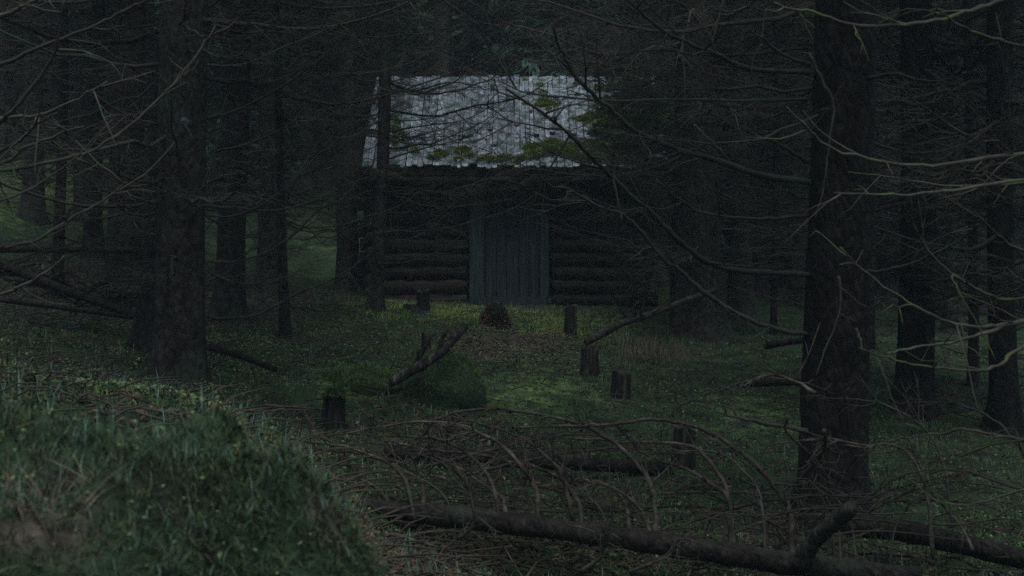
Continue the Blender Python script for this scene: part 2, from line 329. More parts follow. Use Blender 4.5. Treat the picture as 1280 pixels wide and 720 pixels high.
stuff('grass_tufts', blades(np.concatenate(tp), .05, .16, .006, 3, .9, .6), M['grass'], 'scattered tufts of grass on the yard before the cabin', 'grass')
hp = scatter(420, 2.0, 2.8, (-160, 130))
stuff('hanging_stems', blades(hp, .05, .22, .0028, 5, .9, 2.4), M['dry'], 'dry brown stems and rootlets hanging down the dark side of the foreground bank', 'stems')
lv = leaves(scatter(24000, 6.0, 18, dens=lambda u, v, x, y: .12+blob(x, y, H0(x, y), [(690, 445, 70, 20, 1.2), (300, 450, 160, 40, .7), (200, 490, 150, 25, .8), (1000, 500, 150, 50, .4), (640, 400, 120, 12, .5)])), .006, .013, .04)
stuff('sorrel_leaves', lv, M['leaf'], 'small pale green sorrel leaves dotted over the moss', 'leaves')
lv = leaves(scatter(900, 2.2, 3.6, (-100, 500)), .003, .007, .04)
stuff('fallen_leaves', lv, M['leaf'], 'tiny yellow fallen leaves caught in the grass of the foreground bank', 'leaves')
lv = leaves(scatter(38000, 4.3, 21, dens=lambda u, v, x, y: .10+blob(x, y, H0(x, y), [(640, 425, 100, 24, 1.5), (300, 385, 120, 30, .7), (90, 350, 140, 35, .7), (560, 530, 100, 30, .6), (600, 690, 300, 50, .5)])), .010, .024, .02, .5)
stuff('leaf_litter', lv, M['litter'], 'brown leaf and needle litter on the bare path in front of the cabin', 'litter')
tw = MB()
for c in scatter(3900, 4.3, 20, power=.8, dens=lambda u, v, x, y: .2+blob(x, y, H0(x, y), [(300, 370, 150, 35, 1), (90, 360, 140, 40, 1.6), (620, 680, 340, 50, .4)])):
    L = random.uniform(.08, .45); a = random.uniform(0, 6.28)
    dv = np.array([math.cos(a)*L, math.sin(a)*L, random.uniform(0, .08)])
    p = np.array([c, c+dv*.5+[0, 0, .02], c+dv]); p[:, 2] += .015
    tw.tube(p, [.005, .0045, .002], 3)
o = link('twig_litter', tw.mesh('twig_litter', M['twig_red'])); o['kind'] = 'stuff'; o['label'] = 'broken dead twigs strewn across the forest floor'; o['category'] = 'twigs'

# ------------------------------------------------------------------ branches and trees
def dead_branch(b, p0, az, L, r0, droop=.18, rise=.3, nt=16, rs=random, sub=3, pitch=0.):
    """one dead spruce limb: it sags, then lifts towards its tip, with bare side twigs"""
    dx = np.array([math.cos(az), math.sin(az), 0]); sd = np.array([-math.sin(az), math.cos(az), 0])
    t = np.linspace(0, 1, 12); wob = np.cumsum(rng.normal(0, .012, (12, 2)), 0)*L
    pts = p0+dx*(t*L)[:, None]+np.array([0, 0, 1.])*((-droop*t*1.6+(droop*.6+rise)*t*t+pitch*t)*L)[:, None]+sd*wob[:, :1]+np.array([0, 0, 1.])*wob[:, 1:]
    b.tube(pts, r0*(1-t*.82), 5)
    for k in range(nt):
        u = rs.uniform(.12, .98); i = u*11; i0 = min(int(i), 10); q = pts[i0]+(pts[i0+1]-pts[i0])*(i-i0)
        s = rs.choice((-1, 1)); a = rs.uniform(.5, 1.15)*s; l = L*rs.uniform(.12, .34)*(1.15-u*.6)
        dv = dx*math.cos(a)+sd*math.sin(a)
        tt = np.linspace(0, 1, 5); hang = rs.uniform(-.5, .3)
        tp = q+dv*(tt*l)[:, None]+np.array([0, 0, 1.])*((hang*tt+rs.uniform(-.1, .5)*tt*tt)*l)[:, None]+rng.normal(0, .02*l, (5, 3))*tt[:, None]
        rr = r0*.34*(1.1-u*.5)
        b.tube(tp, rr*(1-tt*.75), 3)
        for j in range(sub):
            v = rs.uniform(.25, .95)*4; v0 = min(int(v), 3); qq = tp[v0]+(tp[v0+1]-tp[v0])*(v-v0)
            a2 = a+rs.uniform(.4, 1.1)*rs.choice((-1, 1)); d2 = dx*math.cos(a2)+sd*math.sin(a2); l2 = l*rs.uniform(.2, .5)
            e = np.array([qq, qq+d2*l2*.5+[0, 0, -.1*l2], qq+d2*l2+[0, 0, rs.uniform(-.5, .3)*l2]])
            b.tube(e, [rr*.5, rr*.42, rr*.25], 3)
BR = []
for k in range(10):
    b = MB(); L = 1.0
    dead_branch(b, np.zeros(3), 0, L, .0085, random.uniform(.08, .25), random.uniform(.15, .45), random.randint(24, 34), sub=4)
    BR.append(b.mesh('branch', M['twig']))

def crown_mesh(name, z0, z1, rmax, nbr, m):
    b = MB(); V = []; T = []; nv = 0
    for k in range(nbr):
        u = (k+random.random())/nbr; z = z0+(z1-z0)*u; L = rmax*(1-u)**.75*random.uniform(.75, 1.1)+.15; az = k*2.39996+random.uniform(-.3, .3)
        dx = np.array([math.cos(az), math.sin(az), 0]); sd = np.array([-math.sin(az), math.cos(az), 0]); dr = random.uniform(.15, .45)
        pts = np.array([dx*L*t+[0, 0, z-dr*L*t+.25*L*t*t] for t in (0, .35, .7, 1)])
        b.tube(pts, [.03, .02, .012, .004], 3)
        ns = int(14+L*12)
        t = rng.uniform(.12, 1, ns); q = dx*(L*t)[:, None]+np.array([0, 0, 1.])*(z-dr*L*t+.25*L*t*t)[:, None]
        s = rng.choice([-1, 1], ns); a = rng.uniform(.3, 1.2, ns)*s; ln = rng.uniform(.18, .5, ns)*(1.1-.4*t)*min(1, L)
        dv = dx*np.cos(a)[:, None]+sd*np.sin(a)[:, None]; dn = dv+np.array([0, 0, 1.])*rng.uniform(-1.1, -.1, ns)[:, None]
        e = q+dn*ln[:, None]
        wv = np.cross(dn, rng.normal(0, 1, (ns, 3))); wv /= np.linalg.norm(wv, axis=1, keepdims=True)
        for off in (0, 1):
            ww = wv if off == 0 else np.cross(dn, wv)/np.linalg.norm(dn, axis=1, keepdims=True)
            hw_ = (ln*.16)[:, None]
            v = np.stack([q, q+(e-q)*.4+ww*hw_, e, q+(e-q)*.4-ww*hw_], 1).reshape(-1, 3)
            b.add(v, np.arange(ns)[:, None]*4+np.arange(4)[None, :])
    return b.mesh(name, m, smooth=False)
CROWN_HI = [crown_mesh('crown', 6.5, 15, 2.1, 70, M['needle']) for _ in range(3)]
CROWN_FULL = [crown_mesh('crown', .6, 9+k, 2.0, 130, M['needle']) for k in range(4)]

def trunk_mb(base, r, h, lean=(0, 0), flare=1.5, n=26, top=.45, moss=0, seed=0, curve=0):
    b = MB(); zs = np.concatenate([np.linspace(-.3, 1.2, 16)[:-1], np.linspace(1.2, h, int(max(8, (h-1.2)/.16)))])
    th = np.arange(n)*2*np.pi/n; s = seed*13.7
    ph = rng.uniform(0, 6.28, 3)
    rings = []
    for z in zs:
        t = max(z, 0)/h; rr = r*(1-(1-top)*t)*(1+(flare-1)*math.exp(-max(z, -.1)/.22))
        fl = math.exp(-max(z, 0)/.30)
        rad = rr*(1+fl*(.16*np.sin(th*4+ph[0])+.12*np.sin(th*3+ph[1]))+.05*np.sin(th*2+ph[2]+z*.6)+.10*(vnoise(th*r*28+s, np.full(n, z*7)+s, 5)-.5)+.06*(vnoise(th*r*70, np.full(n, z*18)+s, 7)-.5))
        cx = base[0]+lean[0]*z+curve*math.sin(z*.9+ph[0])*.03; cy = base[1]+lean[1]*z+curve*math.cos(z*.7+ph[1])*.03
        rings.append(np.stack([cx+rad*np.cos(th), cy+rad*np.sin(th), np.full(n, base[2]+z)], 1))
    v = np.array(rings); m = len(zs); i = np.arange(m-1)[:, None]*n; j = np.arange(n)[None, :]; j2 = (j+1) % n
    b.add(v, np.stack([i+j, i+j2, i+n+j2, i+n+j], -1).reshape(-1, 4))
    return b

def tree(px, d_, r, label, h=15, lean=(0, 0), nb=48, blen=(1.2, 2.6), zr=(.7, 6.5), bark='bark', flare=1.5, crown=True, group=None, n=26, seed=0, dens_low=0, hide=None):
    base = G(px, d_); t = thing('spruce_tree', label, 'tree', base, group)
    part('trunk', trunk_mb(base, r, h, lean, flare, n, seed=seed+px, curve=1), M[bark], t)
    rs = random.Random(int(px*7+d_*31))
    for k in range(nb):
        z = rs.uniform(*zr); az = rs.uniform(0, 2*math.pi)
        if hide and hide(az): continue
        L = rs.uniform(*blen)*(.65+.35*min(1, z/3))
        rr = r*(1-.55*z/h)*.9
        o = link('branch', rs.choice(BR), t, (lean[0]*z+math.cos(az)*rr, lean[1]*z+math.sin(az)*rr, z))
        o.rotation_euler = (rs.uniform(-.4, .4), rs.uniform(-.12, .22), az); o.scale = (L*1.0, L*1.0, L*1.0)
        s = L; o.scale = (s, s*rs.uniform(.7, 1.1), s*rs.uniform(.7, 1.2)*rs.choice((1, 1, 1, -1 if z > 2.5 else 1)))
    if crown:
        c = link('crown', rs.choice(CROWN_HI), t); c.rotation_euler = (0, 0, rs.uniform(0, 6.28)); s = h/15.; c.scale = (s, s, s)
        c.location = (lean[0]*9, lean[1]*9, 0)
    return t, base
def limb(t, pts, r, d0=None, d1=None, m='twig', nt=6, tl=.35, name='branch', n=6, sub=1, tip=.3):
    """a limb through points given as columns and rows at distances d0..d1"""
    k = len(pts); ds = np.linspace(d0, d1, k)
    q = smooth_line([P(a, b_, dd) for (a, b_), dd in zip(pts, ds)], 5, .3*r)
    b = MB(); u = np.linspace(0, 1, len(q))
    nz = 1+.4*(rng.random(len(q))-.5); q[1:-1] += rng.normal(0, 1, (len(q)-2, 3))*min(.0022, r*.22)
    b.tube(q, r*(1-(1-tip)*u)*nz, n)
    for j in range(nt):
        v = random.uniform(.1, .97)*(len(q)-1); i0 = min(int(v), len(q)-2); s = q[i0]+(q[i0+1]-q[i0])*(v-i0); tg = q[i0+1]-q[i0]; tg /= np.linalg.norm(tg)
        dv = tg*random.uniform(.4, 1.2)+rng.normal(0, .6, 3); dv /= np.linalg.norm(dv); l = tl*random.uniform(.3, 1)
        tt = np.linspace(0, 1, 5)[:, None]
        e = s+dv*tt*l+np.array([0, 0, 1.])*tt*tt*l*random.uniform(-.5, .4)+rng.normal(0, .03*l, (5, 3))*tt
        r1 = r*random.uniform(.28, .45); b.tube(e, r1*(1-tt[:, 0]*.7), 4)
        for _ in range(sub):
            i1 = random.randint(1, 3); d2 = dv+rng.normal(0, .7, 3); d2 /= np.linalg.norm(d2); l2 = l*random.uniform(.25, .5)
            b.tube(np.array([e[i1], e[i1]+d2*l2*.5, e[i1]+d2*l2+[0, 0, random.uniform(-.03, .02)]]), [r1*.6, r1*.5, r1*.3], 3)
    return part(name, b, M[m], t)

# the named trunks
right_tree, rb = tree(1050, 8.0, .182, 'thick dark spruce trunk standing nearest on the right, among fallen branches', lean=(.001, 0), nb=26, flare=1.32, bark='bark_red', zr=(1.8, 7), h=17, hide=lambda a: math.sin(a) < -.35)
left_tree, lb = tree(232, 9.5, .165, 'large brown spruce with a flared foot standing in front on the left', lean=(-.012, 0), nb=60, flare=1.28, h=17, hide=lambda a: False)
second_tree, _ = tree(190, 10.6, .15, 'mossy-footed spruce leaning in just behind the large left trunk', lean=(.07, 0), nb=30, flare=1.45, h=15, bark='bark_red')
thin_tree, tb = tree(470, 16.0, .078, 'slim spruce before the left half of the cabin roof', lean=(.030, 0), nb=60, flare=1.5, blen=(.8, 1.9), h=13, crown=False)
named = [
 (433, 21.0, .155, 'spruce at the cabin\'s left corner, just behind the slim one', 40, 'bark'),
 (290, 14.0, .14, 'dim spruce trunk right of the large flared one', 70, 'bark'),
 (333, 18.0, .13, 'far spruce trunk between the slope and the green clearing', 60, 'bark'),
 (160, 17.5, .20, 'dark spruce trunk behind the long low log on the left slope', 60, 'bark_red'),
 (118, 20.0, .13, 'dark spruce trunk at the head of the low log on the left slope', 50, 'bark_red'),
 (872, 17.0, .25, 'broad grey spruce trunk with spreading foot right of the cabin', 50, 'bark'),
 (922, 19.5, .16, 'brown spruce trunk close behind the broad one right of the cabin', 40, 'bark'),
 (965, 30.0, .14, 'thin bluish far trunk in the gap left of the nearest right trunk', 40, 'bark'),
 (1143, 12.0, .16, 'dark spruce trunk just right of the nearest right trunk', 70, 'bark_red'),
 (1252, 11.5, .11, 'slender dark spruce at the right edge of the picture', 60, 'bark_red'),
 (1195, 20.0, .13, 'faint far trunk between the two dark spruces at the right', 60, 'bark'),
 (1000, 23.0, .15, 'far trunk half hidden behind the nearest right trunk', 40, 'bark'),
 (40, 24.0, .17, 'far trunk on the mossy slope at the left edge', 50, 'bark'),
 (823, 24.5, .15, 'far trunk just past the right corner of the cabin roof', 40, 'bark'),
 (383, 29.0, .16, 'far trunk beside the pale green clearing', 40, 'bark'),
 (1105, 26.0, .17, 'far trunk seen past the right side of the nearest right trunk', 40, 'bark')]
for (px, dd, r, lab, nb, bk) in named:
    tree(px, dd, r, lab, nb=int(nb*1.25)+(30 if px in (872, 823, 922) else 0), bark=bk, h=random.uniform(14, 18), lean=(random.uniform(-.008, .008), 0), blen=(1.3, 3.0), zr=(.9, 8.5), flare=1.5 if px != 872 else 1.6, n=18, crown=px not in (433, 872, 823, 290, 922))
for (px, dd, r, lab, nb) in [
 (1212, 14.0, .055, 'thin dead young spruce between the two dark spruces at the right', 75),
 (1092, 16.5, .050, 'thin dead young spruce just behind the right side of the nearest right trunk', 70),
 (968, 17.5, .045, 'thin dead young spruce left of the nearest right trunk', 60),
 (1300, 13.0, .07, 'young spruce cut by the right edge whose dead twigs fill the corner', 80),
 (352, 12.8, .045, 'thin dead young spruce right of the large flared trunk', 70),
 (75, 14.5, .06, 'thin dead young spruce standing among the logs on the left slope', 70),
 (845, 18.6, .05, 'thin dead young spruce veiling the right corner of the cabin', 90)]:
    tree(px, dd, r, lab, nb=nb, bark='bark_red', h=8, blen=(.7, 1.7), zr=(.3, 5.0), flare=1.3, n=12, crown=False)
edge_right, _ = tree(1430, 5.4, .16, 'spruce just outside the right edge whose bare limbs reach into the picture', nb=0, h=14)
edge_left, _ = tree(-170, 5.6, .15, 'spruce just outside the left edge whose bare limbs reach into the picture', nb=22, h=14, blen=(.8, 1.5), zr=(.8, 2.8), hide=lambda a: not (-.2 < a < 2.0))

# hand placed limbs of the right trunk
for pts, r, d0, d1, nt in [
  ([(1012, 90), (937, 86), (894, 67), (850, 50), (815, 28), (781, -4)], .017, 7.95, 7.0, 7),
  ([(1012, 228), (951, 218), (900, 202), (850, 187), (795, 165), (761, 134), (727, 104), (704, 67), (690, 30)], .019, 7.95, 6.9, 9),
  ([(1012, 268), (968, 273), (924, 272), (877, 265), (850, 250), (820, 225)], .012, 8, 7.4, 4),
  ([(1012, 344), (917, 337), (884, 327), (850, 302), (815, 266), (786, 242), (757, 213), (733, 190), (711, 168), (677, 141), (633, 111)], .018, 7.95, 6.8, 12),
  ([(1015, 418), (978, 413), (934, 398), (884, 369), (850, 337), (832, 327), (803, 292), (780, 269), (748, 258), (710, 237), (681, 228), (669, 207)], .015, 8, 7.0, 10),
  ([(1012, 124), (930, 126), (855, 124), (761, 126), (704, 121), (660, 116), (623, 101)], .011, 8.2, 8.2, 6),
  ([(1010, 60), (900, 70), (812, 62), (754, 79), (704, 74), (660, 62)], .009, 8.2, 9.0, 6),
  ([(1008, 539), (951, 528), (904, 518)], .016, 7.9, 7.6, 2),
  ([(1011, 202), (990, 190), (968, 176)], .015, 7.9, 7.5, 1), ([(1011, 81), (984, 71), (946, 44)], .015, 7.9, 7.5, 1),
  ([(1080, 340), (1110, 338), (1150, 325), (1200, 300), (1222, 280)], .013, 7.9, 7.2, 3),
  ([(1085, 98), (1117, 92), (1150, 100), (1180, 101)], .012, 7.8, 7.2, 2)]:
    limb(right_tree, pts, r*1.05, d0, d1, nt=nt, tl=.5, sub=2)
limb(right_tree, [(1011, 66), (1028, 101), (1042, 131), (1038, 168), (1033, 205), (1028, 242), (1019, 272)], .010, 7.6, 7.55, m='twig_pale', nt=2, tl=.2)
limb(right_tree, [(867, 156), (880, 168), (900, 187), (914, 202)], .007, 7.3, 7.3, m='twig_pale', nt=0)
limb(right_tree, [(905, -4), (898, 25), (891, 50), (892, 63)], .007, 7.2, 7.25, m='twig_pale', nt=1)
limb(right_tree, [(953, 55), (941, 75), (940, 97)], .006, 7.4, 7.4, m='twig_pale', nt=0)
limb(right_tree, [(1048, 345), (1051, 375), (1046, 400), (1030, 440), (1020, 470)], .010, 7.75, 7.7, m='twig_pale', nt=2, tl=.2)
limb(right_tree, [(1070, 410), (1076, 428), (1078, 440)], .009, 7.75, 7.7, m='twig_pale', nt=0)
for pts, r, d0, d1, nt in [   # limbs of the tree beyond the right edge
  ([(1400, -60), (1260, -2), (1220, 11), (1179, 24), (1119, 32), (1065, 31), (1018, 15), (975, 8), (960, -6)], .016, 5.4, 5.0, 6),
  ([(1420, 185), (1280, 192), (1220, 200), (1152, 208), (1085, 198), (1035, 183), (1008, 158), (984, 134)], .014, 5.4, 4.9, 8),
  ([(1420, 200), (1280, 224), (1190, 238), (1136, 243), (1085, 243), (1043, 241)], .011, 5.4, 4.7, 5),
  ([(1420, 370), (1280, 401), (1230, 408), (1186, 403), (1136, 378), (1085, 344), (1050, 309)], .0125, 5.4, 4.8, 6),
  ([(1420, 360), (1280, 401), (1236, 415), (1186, 428), (1136, 435), (1109, 442)], .013, 5.4, 4.9, 3),
  ([(1420, 380), (1280, 433), (1253, 455), (1220, 463), (1169, 460), (1119, 450), (1074, 435)], .012, 5.4, 4.7, 4),
  ([(1420, 350), (1270, 374), (1236, 368), (1203, 351), (1166, 321), (1142, 280), (1139, 250)], .010, 5.4, 5.0, 5),
  ([(1203, 351), (1190, 345), (1200, 368), (1223, 408), (1245, 452)], .007, 5.1, 5.0, 1),
  ([(1400, 340), (1280, 314), (1247, 294), (1218, 264)], .012, 5.4, 4.8, 1),
  ([(1400, 60), (1280, 57), (1233, 45), (1200, 32), (1165, 5)], .011, 5.4, 5.0, 4),
  ([(1400, 210), (1280, 228), (1240, 232), (1180, 232), (1120, 222), (1060, 215)], .009, 5.4, 5.6, 5),
  ([(1400, 560), (1280, 550), (1210, 537), (1173, 542), (1126, 547)], .013, 5.6, 6.2, 3),
  ([(1400, 640), (1280, 612), (1213, 591), (1159, 587), (1119, 599), (1099, 614)], .010, 5.6, 6.2, 4),
  ([(1400, 600), (1280, 629), (1236, 649), (1186, 656), (1142, 651)], .008, 5.4, 5.6, 4),
  ([(1400, 590), (1280, 612), (1236, 626), (1203, 631), (1169, 624), (1140, 600)], .008, 5.4, 5.6, 4),
  ([(1400, 540), (1253, 554), (1186, 575), (1136, 579)], .008, 5.6, 6, 3)]:
    limb(edge_right, pts, r*.74, d0, d1, m='twig_pale', nt=nt, tl=.32)
for pts, r, d0, d1, nt in [   # limbs of the tree beyond the left edge
  ([(-150, 130), (0, 81), (47, 60), (101, 40), (148, 18), (181, 0), (205, -20)], .011, 5.6, 5.4, 7),
  ([(-150, 60), (0, 20), (34, 5), (60, -8)], .013, 5.6, 5.2, 2),
  ([(-150, 250), (-40, 180), (0, 151), (20, 134), (57, 87), (72, 54), (82, -5)], .014, 5.6, 5.1, 5),
  ([(-150, 170), (0, 148), (50, 143), (91, 126), (134, 102)], .010, 5.6, 5.3, 6),
  ([(-150, 240), (0, 188), (44, 158), (71, 141)], .009, 5.6, 5.2, 3),
  ([(-150, 260), (0, 205), (34, 183), (81, 165), (104, 158)], .010, 5.6, 5.3, 5),
  ([(-150, 230), (0, 213), (50, 205), (104, 192), (148, 168), (188, 134), (220, 100), (249, 64), (269, 32)], .012, 5.6, 6.4, 9),
  ([(-150, 340), (0, 310), (44, 300), (94, 270), (134, 247), (158, 227)], .010, 5.6, 5.6, 8),
  ([(-150, 420), (0, 368), (24, 359), (57, 341), (80, 320)], .009, 5.6, 5.4, 3),
  ([(-150, 300), (0, 250), (40, 235), (90, 200), (140, 150)], .008, 5.6, 5.8, 6)]:
    limb(edge_left, pts, r*.95, d0, d1, m='twig_mid', nt=nt, tl=.32, sub=2)
for pts, r, d0, d1, m in [    # limbs of the large left trunk
  ([(262, 327), (303, 326), (353, 304), (403, 260), (430, 247), (470, 200)], .010, 9.4, 8.8, 'twig'),
  ([(265, 398), (316, 395), (370, 368), (430, 341), (480, 300)], .010, 9.4, 8.8, 'twig'),
  ([(259, 148), (296, 138), (343, 114), (387, 84), (430, 50), (470, 10)], .010, 9.4, 8.8, 'twig'),
  ([(265, 190), (303, 182), (330, 172), (353, 161), (376, 145)], .009, 9.4, 8.6, 'twig_pale'),
  ([(259, 81), (303, 81), (353, 60), (430, 27), (460, 0)], .010, 9.4, 8.8, 'twig'),
  ([(262, 270), (300, 268), (350, 240), (400, 190), (440, 130)], .009, 9.4, 8.8, 'twig'),
  ([(200, 258), (170, 247), (130, 238), (100, 215), (70, 170)], .010, 9.4, 8.8, 'twig'),
  ([(195, 155), (160, 145), (120, 118), (80, 70)], .010, 9.4, 9, 'twig'),
  ([(270, 190), (271, 168), (268, 205), (266, 225)], .006, 9.2, 9.2, 'twig_pale'),
  ([(184, 185), (182, 160), (180, 215), (184, 238)], .006, 9.2, 9.2, 'twig_pale')]:
    limb(left_tree, pts, r, d0, d1, m=m, nt=10, tl=.5, sub=3)
for pts, r in [([(485, 138), (543, 145), (586, 134), (647, 123), (690, 100)], .014), ([(485, 165), (530, 157), (580, 150), (620, 130)], .010), ([(485, 112), (520, 113), (560, 103), (600, 108), (640, 120)], .011),
               ([(482, 200), (520, 188), (560, 178), (590, 168), (618, 145)], .010), ([(478, 290), (520, 285), (560, 262), (600, 225), (640, 200)], .010), ([(474, 330), (520, 325), (570, 300), (610, 262)], .009),
               ([(475, 150), (445, 168), (410, 180), (370, 170)], .010), ([(478, 240), (530, 235), (570, 215), (615, 190), (640, 165)], .009)]:
    limb(thin_tree, pts, r, 15.9, 15.0, m='bark_red' if r > .0105 else 'twig', nt=12, tl=.7, sub=3)
# small pale bluish disc set on the large left trunk
b = MB(); c = P(228, 153, 9.325); th = np.arange(12)*2*np.pi/12
b.add(np.concatenate([[c+[0, -.008, 0]], np.stack([c[0]+.042*np.cos(th), np.full(12, c[1]), c[2]+.036*np.sin(th)], 1), np.stack([c[0]+.055*np.cos(th), np.full(12, c[1]+.06), c[2]+.05*np.sin(th)], 1)]),
      [(1+k, 1+(k+1) % 12, 13+(k+1) % 12, 13+k) for k in range(12)], [(0, 1+(k+1) % 12, 1+k) for k in range(12)])
part('pale_spot', b, M['spot'], left_tree)

def more(t, rr, n, az0, azs, z0, z1, l0, l1):
    for _ in range(n):
        z = random.uniform(z0, z1); az = az0+random.uniform(-azs, azs); L = random.uniform(l0, l1)
        o = link('branch', random.choice(BR), t, (math.cos(az)*rr*.9, math.sin(az)*rr*.9, z)); o.rotation_euler = (random.uniform(-.4, .4), random.uniform(-.1, .2), az)
        o.scale = (L, L*random.uniform(.7, 1), L*random.uniform(.6, 1.1))
more(right_tree, .17, 9, math.pi, .8, 2.3, 4.2, 1.2, 2.2)
more(thin_tree, .06, 16, 0, .9, .6, 4.5, 1.0, 2.3)
# far trees: dead lower limbs in one mesh each, live crown above
FAR = []
for k in range(4):
    b = MB()
    for j in range(44):
        z = random.uniform(.6, 7.5); az = random.uniform(0, 6.28)
        dead_branch(b, np.array([0, 0, z]), az, random.uniform(1.2, 2.4), .014, .15, .3, 9, sub=1)
    FAR.append(b.mesh('dead_branches', M['twig']))
FT = [trunk_mb((0, 0, 0), .15, 15, (0, 0), 1.5, 12, seed=k).mesh('trunk', M['bark']) for k in range(3)]
GR = 'dark spruces crowding the slope behind the cabin'
def far_tree(x, y, label, group, full, s=1):
    z = float(H0(np.array([x]), np.array([y]))[0]); t = thing('spruce_tree', label, 'tree', (x, y, z-.1), group)
    o = link('trunk', random.choice(FT), t); o.scale = (s, s, s if not full else s*.66)
    o = link('crown', random.choice(CROWN_FULL if full else CROWN_HI), t); o.rotation_euler = (0, 0, random.uniform(0, 6.28)); o.scale = (s, s, s)
    if not full:
        o = link('dead_branches', random.choice(FAR), t); o['kind'] = 'stuff'; o.rotation_euler = (0, 0, random.uniform(0, 6.28)); o.scale = (s, s, s)
placed = []
def free(x, y, m):
    for a, b_ in placed:
        if (a-x)**2+(b_-y)**2 < m*m: return False
    if abs(x) < 3.6 and 17 < y < 26: return False
    placed.append((x, y)); return True
k = 0
while k < 75:
    y = random.uniform(27, 58); x = random.uniform(-.42, .42)*y
    if free(x, y, 2.3):
        far_tree(x, y, 'dark green spruce in the dense wood on the slope behind the cabin', GR, True, random.uniform(.8, 1.3)); k += 1
k = 0
while k < 46:
    y = random.uniform(22, 42); x = random.uniform(-.42, .42)*y
    if free(x, y, 1.6):
        far_tree(x, y, 'bare-limbed spruce among the dim trunks beyond the clearing', 'bare-limbed spruces beyond the clearing', False, random.uniform(.7, 1.1)); k += 1

# ------------------------------------------------------------------ the cabin
CY = 20.5; CB = 1.30
cabin = thing('log_cabin', 'small dark log cabin with a plank door and a grey mossy board roof', 'cabin', (0, CY, CB))
XL, XR = -2.02, 1.86; DL, DR = -.575, .50; LH = .20
def log_mb(p0, p1, r, n=12):
    m = 15; t = np.linspace(0, 1, m)[:, None]; pts = np.asarray(p0)*(1-t)+np.asarray(p1)*t; pts[1:-1] += rng.normal(0, .006, (m-2, 3))
    b = MB(); b.tube(pts, r*(1+.06*rng.standard_normal(m)), n, rough=.16); return b
for k in range(10):
    z = CB+.12+k*LH; r = LH*.5*random.uniform(.82, 1.04)
    if z > CB+2.02: continue
    yj = CY+.11+random.uniform(-.03, .03)
    part('wall_log', log_mb((XL-random.uniform(.12, .3), yj, z), (DL-.08, yj, z+random.uniform(-.015, .015)), r), M['log'], cabin)
    part('wall_log', log_mb((DR+.08, yj, z), (XR+random.uniform(.1, .3), yj, z+random.uniform(-.015, .015)), r), M['log'], cabin)
    for sx in (XL, XR):
        part('wall_log', log_mb((sx, CY-.18, z+LH*.48), (sx, CY+3.7, z+LH*.48), r*.95), M['log'], cabin)
    part('wall_log', log_mb((XL-.2, CY+3.5, z), (XR+.2, CY+3.5, z), r), M['log'], cabin)
b = MB(); b.box((0-.04, CY+.12, CB+1.86), (DR-DL+.5, .2, .22), jit=.015); part('lintel', b, M['log'], cabin, False)
b = MB(); b.box((-.04, CY+.10, CB+2.02), (XR-XL+.5, .24, .10), jit=.015); part('wall_plate', b, M['log'], cabin, False)
for cx, wd, nm in ((DL+.07, .20, 'door_post'), (DR-.03, .12, 'door_post')):
    b = MB(); b.box((cx, CY-.02, CB+.90), (wd, .12, 1.72), jit=.012); part(nm, b, M['post'], cabin, False)
b = MB(); b.box((-.03, CY-.03, CB+1.63), (DR-DL+.06, .16, .25), jit=.012); part('door_header', b, M['log'], cabin, False)
b = MB(); b.box((-.03, CY-.06, CB+.13), (DR-DL+.1, .18, .10), jit=.02); part('door_sill', b, M['door'], cabin, False)
b = MB(); b.box((-.01, CY-.24, CB+.06), (DR-DL-.05, .16, .10), jit=.02); part('door_step', b, M['door'], cabin, False)
# thin panel standing in for the darkness of the room behind the door
b = MB(); b.box((-.04, CY+.22, CB+.9), (1.2, .03, 1.9)); part('dark_room_panel', b, M['log'], cabin, False)
b = MB(); b.box((.0, CY+.075, CB+.86), (.85, .02, 1.5)); door = part('door', b, M['door'], cabin, False)
x = DL+.19; e = DR-.10
wds = [.17, .14, .19, .15, .16]; s_ = (e-x)/sum(wds)
for wd in wds:
    wd *= s_; b = MB(); b.box((x+wd/2, CY+.04+random.uniform(-.012, .008), CB+.86+random.uniform(-.012, .01)), (wd-.014, .035, 1.56), jit=.008)
    part('door_board', b, M['door'], door, False, root=cabin); x += wd
# roof: two slopes of boards
ey, ez = CY-.45, 3.30; ry, rz_ = CY+1.85, 4.90; RX0, RX1 = -2.12, 2.22
b = MB()
nrm = np.array([0, -(rz_-ez), (ry-ey)]); nrm = nrm/np.linalg.norm(nrm); SL = math.hypot(ry-ey, rz_-ez); sl_ = np.array([0, ry-ey, rz_-ez])/SL
b.add([(RX0+.05, ey+.06, ez-.02), (RX1-.05, ey+.06, ez-.02), (RX1-.05, ry, rz_-.07), (RX0+.05, ry, rz_-.07), (RX1-.05, 2*ry-ey-.06, ez-.02), (RX0+.05, 2*ry-ey-.06, ez-.02),
       (RX0+.05, ey+.06, ez-.10), (RX1-.05, ey+.06, ez-.10), (RX1-.05, ry, rz_-.16), (RX0+.05, ry, rz_-.16), (RX1-.05, 2*ry-ey-.06, ez-.10), (RX0+.05, 2*ry-ey-.06, ez-.10)],
      [(0, 1, 2, 3), (3, 2, 4, 5), (7, 6, 9, 8), (8, 9, 11, 10), (0, 6, 7, 1), (5, 4, 10, 11), (0, 3, 9, 6), (1, 7, 8, 2), (3, 5, 11, 9), (2, 8, 10, 4)])
roof = part('roof', b, M['log'], cabin, False)
